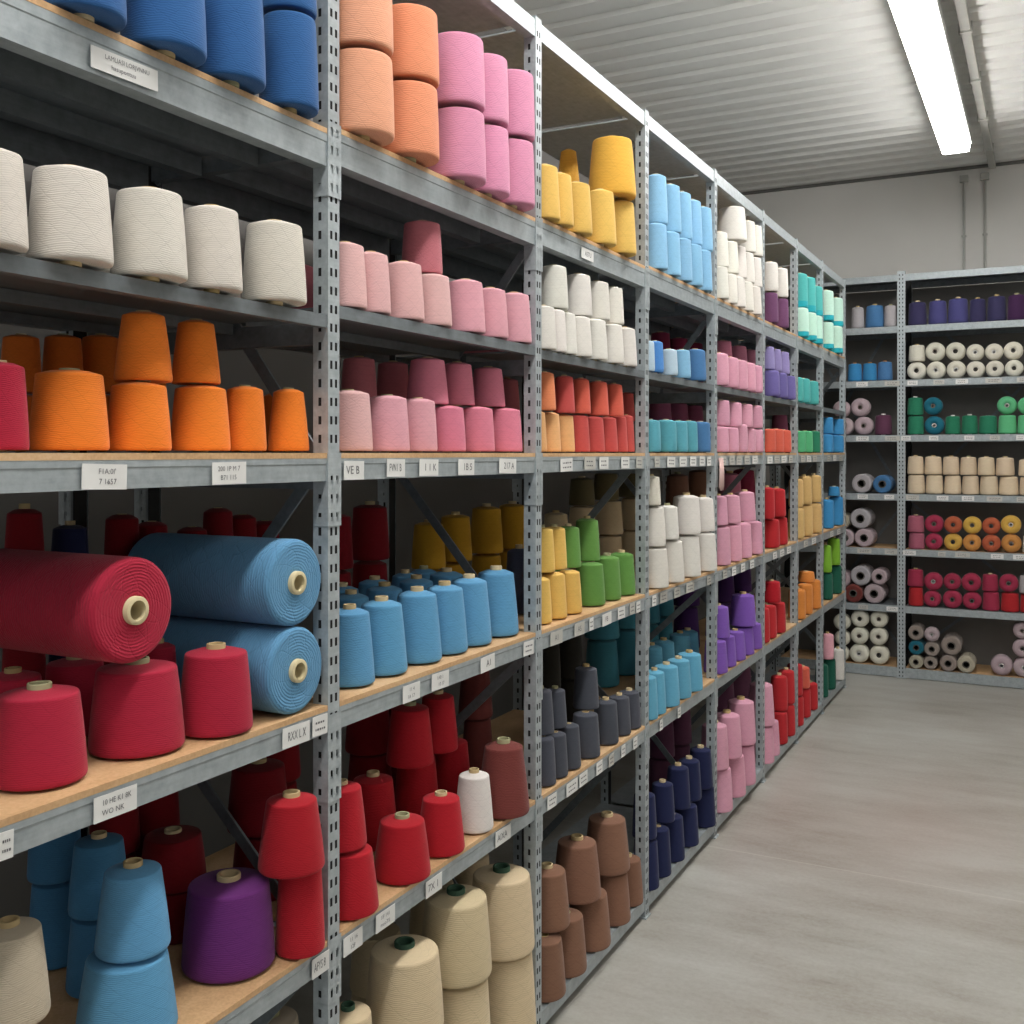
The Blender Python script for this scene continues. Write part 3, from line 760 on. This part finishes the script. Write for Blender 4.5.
for b in range(8):
    y0, y1 = YF[b]+PW/2+.001, YF[b+1]-PW/2-.001
    for lvl, z in LV.items():
        H = BEAMP[lvl]; bt = .0 if lvl in (2, 6) else .011
        z = shelf_z(b, lvl); zt = z-bt
        bm = bmesh.new()
        # folded channel section with a raised upper lip
        if lvl == 2:
            prof = [(0, zt), (0, zt-H), (-.022, zt-H), (-.022, zt-H+.002), (-.002, zt-H+.002), (-.002, zt-.002), (-.03, zt-.002), (-.03, zt)]
        elif lvl == 6:
            prof = [(0, zt), (0, zt-H), (-.03, zt-H), (-.03, zt-H+.003), (-.003, zt-H+.003), (-.003, zt-.003), (-.03, zt-.003), (-.03, zt)]
        else:
            a = H*.24
            prof = [(.0015, zt), (.0015, zt-a), (0, zt-a-.002), (0, zt-H), (-.034, zt-H), (-.034, zt-H+.003), (-.003, zt-H+.003), (-.003, zt-.003), (-.034, zt-.003), (-.034, zt)]
        extrude_y(bm, prof, y0, y1)
        beam = mobj('front_beam', bm, M_DARKSTEEL if lvl == 2 else M_STEEL, LEFT)  # the darker steel paints in shade on the beam below the top shelf
        for px, w, lines in LABELS.get((b, lvl), []):
            ya, yc_ = along(px-w/2)[0], along(px+w/2)[0]
            c, wd = (ya+yc_)/2, yc_-ya
            c = min(max(c, y0+wd/2), y1-wd/2)
            hh = min(H*(.86 if b < 5 else .8), .055 if lvl == 1 else H)
            if lvl == 1: hh = .034
            label_card(beam, c, zt-H*(.6 if lvl == 1 else .52)-random.uniform(-.002, .002), wd, hh, lines, random.uniform(-.03, .03), M_PAPER if random.random() < .7 or b < 2 else M_PAPER2)
        # deck
        bm = bmesh.new()
        if bt:
            box(bm, -.535, .002, y0-.0, y1+.0, z-bt, z, 0)
            deck = mobj('shelf_board', bm, M_WOOD, LEFT)
            bm = bmesh.new()
            box(bm, -.53, -.50, y0, y1, zt-H, zt-.001); box(bm, -.21, -.18, y0, y1, zt-.045, zt-.001); box(bm, -.37, -.34, y0, y1, zt-.045, zt-.001); box(bm, -.495, -.036, y0, y1, zt-.003, zt-.0008)
            mobj('rear_beam', bm, M_DARKSTEEL, LEFT)
        else:
            box(bm, -.535, -.0325, y0, y1, z-.004, z, 0)
            box(bm, -.535, -.5, y0, y1, z-H, z-.005, 0)
            box(bm, -.27, -.25, y0, y1, z-.028, z-.005, 0)
            mobj('shelf_board', bm, M_DARKSTEEL if lvl == 2 else M_STEEL, LEFT)  # tray below the top shelf darkened to match its beam's painted shade
    # top panel
    bm = bmesh.new()
    extrude_y(bm, [(0, 2.945), (0, 2.895), (-.03, 2.895), (-.03, 2.898), (-.003, 2.898), (-.003, 2.94), (-.535, 2.94), (-.535, 2.945)], y0, y1)
    mobj('top_panel', bm, M_STEEL, LEFT)

# a skein end hanging from the fourth shelf at the fifth bay's post
bm = bmesh.new()
yh = along(721, -.012)[0]
for k in range(7):
    dy = (k-3)*.0075
    tube(bm, [(.014+.003*math.sin(k*2), yh+dy, 1.675), (.016, yh+dy*1.2+.004*math.sin(k), 1.61), (.014, yh+dy*1.4, 1.545-.006*(k % 3))], .0042, 6)
box(bm, .0085, .012, yh-.03, yh+.03, 1.662, 1.678)
o = mobj('hanging_yarn_sample', bm, plain('pinkish_fibre', '#e2c2bc', .8), None, True)
o['label'] = 'pale pink yarn sample hanging from the beam beside the fifth bay upright'; o['category'] = 'yarn sample'

# ------------------------------------------------------------------ end-wall rack
YB = 8.33
BX = [-.62, .322, 1.80]
BZ = {7: 2.66, 6: 2.252, 5: 1.836, 4: 1.39, 3: .974, 2: .543, 1: .075}
BNAME = {7: 'top shelf', 6: 'sixth shelf up', 5: 'fifth shelf up', 4: 'fourth shelf up', 3: 'third shelf up', 2: 'second shelf up', 1: 'bottom shelf'}
bm = bmesh.new(); perforated(bm, .056, .04, 0, 3.075, 0, 0, .03, (.007, .013))
box(bm, -.05, .006, -.036, .036, 0, .006)
box(bm, -.039, -.003, -.0255, .0255, .01, 3.07, 1)  # same dark fill, standing in for shade seen through the slots
POST2 = bpy.data.meshes.new('upright'); bm.to_mesh(POST2); bm.free(); POST2.materials.append(M_POST); POST2.materials.append(M_SLOTSHADE)
BACK = rack_root('shelving_rack', 'galvanised steel shelving rack across the end wall holding yarn balls and rolls', (0, YB, 0))
for x in BX:
    put('upright', POST2, BACK, (x, 0, 0), (0, 0, -math.pi/2)); put('upright', POST2, BACK, (x, .46, 0), (0, 0, math.pi/2))
def ext_x(bm, prof, x0, x1):
    a = [bm.verts.new((x0, y, z)) for y, z in prof]; b = [bm.verts.new((x1, y, z)) for y, z in prof]
    n = len(prof)
    for i in range(n): bm.faces.new((a[i], a[(i+1) % n], b[(i+1) % n], b[i]))
    bm.faces.new(a[::-1]); bm.faces.new(b); bmesh.ops.recalc_face_normals(bm, faces=bm.faces[:])
for b in range(2):
    x0, x1 = BX[b]+.029, BX[b+1]-.029
    for l, z in list(BZ.items())+[(8, 3.05)]:
        bm = bmesh.new(); H = .05 if l != 1 else .07
        ext_x(bm, [(0, z), (0, z-H), (.03, z-H), (.03, z-H+.003), (.003, z-H+.003), (.003, z-.004), (.03, z-.004), (.03, z)], x0, x1)
        beam = mobj('front_beam', bm, M_STEEL, BACK)
        bm = bmesh.new(); box(bm, x0, x1, .0325, .43, z-.004, z); box(bm, x0, x1, .40, .43, z-H, z-.005)
        mobj('shelf_board', bm, M_WOOD if l in (1, 3) else M_DARKSTEEL, BACK)
        if l in (3, 4, 5, 6) or (l == 2 and b == 0):
            n = (2 if b == 0 else 5)
            for k in range(n):
                if b == 0: xx = BX[1]-.06-.2*k-random.uniform(0, .03)
                else: xx = BX[1]+.07+.19*k+random.uniform(-.04, .04)
                w = random.uniform(.05, .11)
                c = label_card(beam, 0, 0, w, .034, [], 0, M_PAPER if random.random() < .6 else M_PAPER2)
                c.rotation_euler = (0, 0, -math.pi/2); c.location = (xx, -.001, z-H*.5)
    bm = bmesh.new(); box(bm, x0, x1, .452, .456, .06, 3.0); mobj('back_panel', bm, M_BACKPANEL, BACK)
    # cross braces behind
    bm = bmesh.new()
    for z0, z1 in ((.12, 1.3), (1.35, 2.9)):
        for sgn in (0, 1):
            a, c = (x0, x1) if sgn else (x1, x0)
            p, q = Vector((a, .440+.004*sgn, z0)), Vector((c, .440+.004*sgn, z1)); d = (q-p).normalized(); n_ = Vector((-d.z, 0, d.x))*.011; yy = Vector((0, .002, 0))
            vs = [bm.verts.new(v) for v in (p-n_-yy, p+n_-yy, p+n_+yy, p-n_+yy, q-n_-yy, q+n_-yy, q+n_+yy, q-n_+yy)]
            for f in ((3,2,1,0),(4,5,6,7),(0,1,5,4),(1,2,6,5),(2,3,7,6),(3,0,4,7)): bm.faces.new([vs[i] for i in f])
    mobj('cross_brace', bm, M_DARKSTEEL, BACK)

# end-rack yarn. spec: x0,x1 in the photo's columns; kind c(one standing) b(all, hole to the aisle) r(oll, hole to the aisle)
BROWS = {}
def K1(c): return 834+c/5.389
def brow(bay, l, tier, spec):
    """spec: list of (kind, x0, x1, height px or 0, colour) in columns of a detail view 5.389x"""
    for kind, a, c, hp, col in spec:
        px = (K1(a)+K1(c))/2
        X, zc = across(px, YB+.09); R = (c-a)/5.389*zc/(2*F)
        BROWS.setdefault((bay, l, tier), []).append(dict(kind=kind, x=X, R=R, h=(hp/5.389)*zc/F, col=col))
brow(1,7,0,[('c',403,498,130,'indigo'),('c',512,607,132,'periwinkle'),('c',613,718,138,'periwinkle'),('c',732,818,130,'indigo'),('c',825,922,140,'indigo'),('c',938,1034,142,'grape')])
brow(1,6,0,[('b',390,487,0,'ivory'),('b',489,585,0,'ivory'),('b',588,687,0,'ivory'),('b',692,790,0,'ivory'),('b',795,893,0,'ivory'),('b',898,996,0,'ivory'),('b',1002,1098,0,'ivory')])
brow(1,6,1,[('c',406,490,90,'ivory'),('b',490,590,0,'ivory'),('b',592,690,0,'ivory'),('b',693,788,0,'ivory'),('b',790,889,0,'ivory'),('b',893,992,0,'ivory')])
brow(1,5,0,[('c',388,474,104,'bottle green'),('b',480,580,0,'petrol'),('c',585,664,100,'bottle green'),('c',680,764,104,'bottle green'),('c',776,870,102,'bottle green'),('c',888,980,104,'light green'),('c',988,1080,104,'light green')])
brow(1,5,1,[('c',398,480,96,'bottle green'),('b',484,580,0,'petrol'),('b',884,982,0,'light green'),('b',990,1084,0,'light green')])
brow(1,4,0,[('c',384,474,104,'pale beige'),('c',478,568,104,'pale beige'),('c',572,662,104,'pale beige'),('c',667,758,104,'pale beige'),('c',764,860,104,'pale beige'),('c',868,967,104,'pale beige'),('c',984,1076,104,'pale beige')])
brow(1,4,1,[('c',398,482,98,'pale beige'),('c',485,575,98,'pale beige'),('c',582,667,98,'pale beige'),('c',675,760,98,'pale beige'),('c',768,855,98,'pale beige'),('c',862,956,98,'pale beige'),('c',998,1078,90,'pale beige')])
brow(1,3,0,[('c',366,462,88,'mauve pink'),('b',466,568,0,'wine'),('b',572,668,0,'amber'),('b',672,772,0,'ochre'),('b',775,876,0,'rust'),('b',880,984,0,'ochre'),('c',998,1080,100,'ivory')])
brow(1,3,1,[('c',374,460,90,'mauve pink'),('b',470,567,0,'wine'),('b',574,668,0,'rust'),('b',673,773,0,'amber'),('b',777,872,0,'rust'),('b',880,980,0,'amber')])
brow(1,2,0,[('c',366,454,104,'cherry red'),('b',458,560,0,'wine'),('b',566,668,0,'wine'),('b',672,772,0,'wine'),('c',780,866,104,'wine'),('c',876,974,104,'cherry red'),('c',980,1074,104,'cherry red')])
brow(1,2,1,[('c',376,460,92,'wine'),('b',466,564,0,'wine'),('b',570,662,0,'wine'),('b',668,768,0,'wine'),('c',783,864,90,'wine'),('b',876,972,0,'wine'),('c',998,1076,96,'grey')])
brow(1,1,0,[('r',356,450,0,'stone'),('r',453,547,0,'taupe'),('r',551,640,0,'taupe'),('r',644,738,0,'stone'),('b',850,958,0,'grey pink'),('b',964,1070,0,'grey pink')])
brow(1,1,1,[('r',360,456,0,'petrol'),('r',460,556,0,'taupe'),('r',560,662,0,'taupe'),('b',968,1066,0,'grey pink')])
brow(1,1,2,[('r',357,450,0,'taupe'),('b',462,552,0,'grey pink'),('b',970,1060,0,'grey pink')])
brow(0,7,0,[('c',97,164,118,'grey'),('c',172,268,125,'steel blue'),('c',276,344,118,'grey')])
brow(0,6,0,[('c',77,152,98,'azure'),('c',157,232,98,'azure'),('c',237,315,104,'steel blue')])
brow(0,5,0,[('b',12,108,0,'grey pink'),('b',112,212,0,'grey pink'),('c',222,312,110,'plum')])
brow(0,5,1,[('b',0,90,0,'grey pink'),('b',96,196,0,'grey pink')])
brow(0,4,0,[('r',104,206,0,'grey'),('r',216,314,0,'steel blue')])
brow(0,3,0,[('r',20,112,0,'grey pink'),('r',118,216,0,'grey pink')]); brow(0,3,1,[('r',0,88,0,'stone'),('r',94,202,0,'grey')])
brow(0,2,0,[('r',62,160,0,'brown red'),('r',168,274,0,'grey pink')]); brow(0,2,1,[('r',10,92,0,'grey pink'),('r',96,200,0,'grey'),('r',206,290,0,'grey pink')])
brow(0,1,0,[('b',0,84,0,'ivory'),('b',88,188,0,'ivory'),('b',192,294,0,'ivory')]); brow(0,1,1,[('b',8,90,0,'ivory'),('b',96,186,0,'ivory'),('b',196,290,0,'ivory')]); brow(0,1,2,[('b',4,92,0,'ivory'),('b',98,190,0,'ivory'),('b',200,292,0,'ivory')])
ROLLB = roll_mesh(3.4, .22, .425); ROLLC = lathe_mesh('core', [(.33, -.02), (.42, -.02), (.42, 3.42), (.33, 3.42), (.33, -.02)], 20, M_CORE)
KN = {'c': ('yarn_package', 'yarn bobbin'), 'b': ('yarn_ball', 'yarn ball'), 'r': ('yarn_roll', 'yarn roll')}
BNM = ['corner end bay', 'wide end bay']
PREV = {}
for (bay, l, tier) in sorted(BROWS):
    its = sorted(BROWS[(bay, l, tier)], key=lambda q: q['x'])
    for i in its:
        lo, hi = (BX[0]+.035, BX[1]-.035) if bay == 0 else (BX[1]+.035, BX[2]-.035)
        i['x'] = min(max(i['x'], lo+i['R']), hi-i['R'])
    for a, b in zip(its, its[1:]):
        b['x'] += min(max(0, a['x']+a['R']+b['R']*1.0+.002-b['x']), .03)
    for i in its: i['x'] = min(i['x'], hi-i['R'])
    for a, b in zip(its, its[1:]):
        d = b['x']-a['x']
        if d < a['R']+b['R']+.001:
            k = (d-.001)/(a['R']+b['R']); a['R'] *= k; b['R'] *= k
    for n, i in enumerate(its):
        R = i['R']
        hgt = i['h'] if i['kind'] == 'c' else 2*R
        base = BZ[l]+.001
        if tier:
            for q in PREV.get((bay, l, tier-1), []):
                dx = abs(q['x']-i['x'])
                if i['kind'] == 'c' or q['kind'] == 'c':
                    if dx < q['R']+R: base = max(base, q['top']+.002)
                elif dx < q['R']+R:
                    zc = q['zc']+math.sqrt(max(0, (q['R']+R+.002)**2-dx*dx)); base = max(base, zc-R)
        i['zc'] = base+R; i['top'] = base+hgt
        PREV.setdefault((bay, l, tier), []).append(i)
        nm, cat = KN[i['kind']]
        multi = (bay, l, 1) in BROWS
        lab = f"{i['col']} {cat}, {ORD[n]} from corner side, {TIERN[tier]+' row, ' if multi else ''}{BNAME[l]}, {BNM[bay]}"
        grp = f"{i['col']} {cat.split()[1]}s on the {BNAME[l]} of the end rack"
        if i['kind'] == 'c':
            flat = tier > 0
            above = any(abs(q['x']-i['x']) < q['R']+R for q in BROWS.get((bay, l, tier+1), []))
            cone(nm, 'c', body(.9, 'cyl'), CORES[(0 if flat else 1, 0 if above else 1)], (i['x'], YB+.02+R, base+(0 if flat else CB*hgt)), R, hgt*(1 if flat else 1-CB), i['col'], lab, cat, grp,
                 corecol='#c08a50' if (l == 6 and bay == 0) else ('#e6e4de' if l == 5 else None))
        else:
            me, co = (BALL, CORE_BALL) if i['kind'] == 'b' else (ROLLB, ROLLC)
            o = bpy.data.objects.new(nm, me); COL.objects.link(o); o.scale = (R, R, R)
            o.rotation_euler = (-math.pi/2, random.uniform(0, 6.28), 0)
            o.rotation_mode = 'XYZ'
            o.rotation_euler = (-math.pi/2, 0, 0)
            o.location = (i['x'], YB+.02+random.uniform(0, .015), base+R)
            o.color = jit(tone(PAL[i['col']])); o['label'] = lab; o['category'] = cat; o['group'] = grp
            c = bpy.data.objects.new('core', co); COL.objects.link(c); c.parent = o
            c.color = lin('#5c5853' if i['kind'] == 'r' else random.choice(['#6c6a66', '#55524e', '#e0dedc', '#8a8078']))  # roll cores tinted dark so the shade in their holes is painted in

# ------------------------------------------------------------------ room
def struct(o): o['kind'] = 'structure'; return o
XW, XR, Y0, Y1, ZC = -1.25, 4.4, -3.0, 8.92, 3.95
bm = bmesh.new(); box(bm, XW-.1, XR+.1, Y0, Y1+.1, -.1, 0); struct(mobj('floor', bm, M_FLOOR))
bm = bmesh.new(); box(bm, XW-.1, XW, Y0, Y1, 0, ZC+.1); struct(mobj('wall_left', bm, M_WALLD))
bm = bmesh.new(); box(bm, XW-.1, XR+.1, Y1, Y1+.1, 0, ZC+.1); struct(mobj('wall_back', bm, M_WALL))
bm = bmesh.new(); box(bm, XR, XR+.1, Y0, Y1, 0, ZC+.1); struct(mobj('wall_right', bm, M_WALL))
bm = bmesh.new()
P, D = .20, .022
prof = []; y = Y0
while y < Y1-.001:
    prof += [(y, ZC), (y+.11, ZC), (y+.125, ZC+D), (y+.185, ZC+D)]; y += P
prof.append((Y1, ZC))
prof = [(a, z) for a, z in prof if a <= Y1]
top = [(a, ZC+.1) for a, _ in (prof[-1], prof[0])]
ext_x(bm, prof+top, XW-.1, XR+.1); struct(mobj('ceiling', bm, M_CEIL))
bm = bmesh.new(); box(bm, XW, XR, Y1-.04, Y1-.001, ZC-.02, ZC-.002); struct(mobj('trim_1', bm, M_DARKTRIM))

# lamps: row along the aisle, second row over the next aisle
def lamp_mesh():
    L = 1.5
    bm = bmesh.new(); box(bm, -.10, .10, 0, L, .02, .06, 0, .004); me1 = bm
    return L
def lamp(x, y, z, label):
    e = bpy.data.objects.new('ceiling_lamp', None); COL.objects.link(e); e.location = (x, y, z)
    e['label'] = label; e['category'] = 'ceiling lamp'; e['group'] = 'long ceiling lamps over the aisle'
    return e
L = 1.52
bm = bmesh.new(); box(bm, -.102, .102, .004, L-.004, .05, .105, 0, .004); housing = bpy.data.meshes.new('housing'); bm.to_mesh(housing); bm.free(); housing.materials.append(M_LAMPBODY)
bm = bmesh.new(); extrude_y(bm, [(-.09, .0495), (-.086, .014), (-.066, 0), (.066, 0), (.086, .014), (.09, .0495)], .008, L-.008); diff = bpy.data.meshes.new('diffuser'); bm.to_mesh(diff); bm.free(); diff.materials.append(M_LAMP); diff2 = diff.copy(); diff2.materials.clear(); diff2.materials.append(M_LAMP2)
bm = bmesh.new(); box(bm, -.088, .088, 0, .007, .002, .1, 0); capm = bpy.data.meshes.new('end_cap'); bm.to_mesh(capm); bm.free(); capm.materials.append(M_LAMPBODY)
bm = bmesh.new(); tube(bm, [(0, .25, .105), (0, .25, .205)], .006, 8); tube(bm, [(0, L-.25, .105), (0, L-.25, .205)], .006, 8); rod = bpy.data.meshes.new('suspension_rod'); bm.to_mesh(rod); bm.free(); rod.materials.append(M_PIPE)
ZL = 3.74
for k in range(6):
    lab = ['tubular ceiling lamp over the aisle beside the end wall', 'tubular ceiling lamp joined to the lamp beside the end wall'][k] if k < 2 else f'tubular ceiling lamp over the aisle, {ORD[k]} in line from the end wall'
    e = lamp(.75, 7.68-L*(k+1), ZL, lab)
    put('housing', housing, e); put('diffuser', diff, e); put('end_cap', capm, e); put('end_cap', capm, e, (0, L-.007, 0)); put('suspension_rod', rod, e)
for k in range(3):
    e = lamp(3.1, 6.6-3.2*k-L, ZL, f'tubular ceiling lamp over the open floor, {ORD[k]} in line from the end wall')
    put('housing', housing, e); put('diffuser', diff2, e); put('end_cap', capm, e); put('end_cap', capm, e, (0, L-.007, 0)); put('suspension_rod', rod, e)
# cable trunking beside the lamps
bm = bmesh.new(); box(bm, .90, .95, -2.5, 8.86, ZC-.05, ZC-.003, 0, .003)
for k in range(14): box(bm, .892, .958, 8.3-.8*k, 8.33-.8*k, ZC-.058, ZC-.002)
o = mobj('cable_trunking', bm, M_PIPE); o['label'] = 'grey cable trunking running along the ceiling beside the tubular lamps'; o['category'] = 'cable trunking'
def conduit(px, label, z1):
    X, zc = across(px, Y1-.015)
    bm = bmesh.new(); tube(bm, [(X, Y1-.014, 2.6), (X, Y1-.014, z1)], .010, 10)
    for z in (2.9, 3.4): box(bm, X-.018, X+.018, Y1-.026, Y1-.002, z, z+.012)
    box(bm, X-.03, X+.03, Y1-.045, Y1-.002, z1, z1+.05)
    o = mobj('wall_conduit', bm, M_PIPE, None, False); o['label'] = label; o['category'] = 'conduit'
conduit(964, 'thin grey conduit down the end wall, closer to the long rack', 3.83)
conduit(985, 'thicker grey conduit down the end wall below the cable trunking', 3.83)

# ------------------------------------------------------------------ light, world, camera
w = bpy.data.worlds.new('world'); sc.world = w; w.use_nodes = True
bg = w.node_tree.nodes['Background']; bg.inputs[0].default_value = (.93, .96, 1, 1); bg.inputs[1].default_value = .45
cam = bpy.data.cameras.new('camera'); co = bpy.data.objects.new('camera', cam); COL.objects.link(co)
cam.sensor_width = 36; cam.sensor_fit = 'HORIZONTAL'; cam.lens = F/1024*36; cam.shift_y = -(512-HOR)/1024
cam.clip_start = .05
co.location = (CX, 0, CZ); co.rotation_euler = (math.pi/2, 0, TH)
sc.camera = co
sc.view_settings.view_transform = 'Standard'; sc.view_settings.look = 'None'; sc.view_settings.exposure = 0.0
sc.cycles.use_denoising = True
sc.cycles.max_bounces = 8; sc.cycles.diffuse_bounces = 3
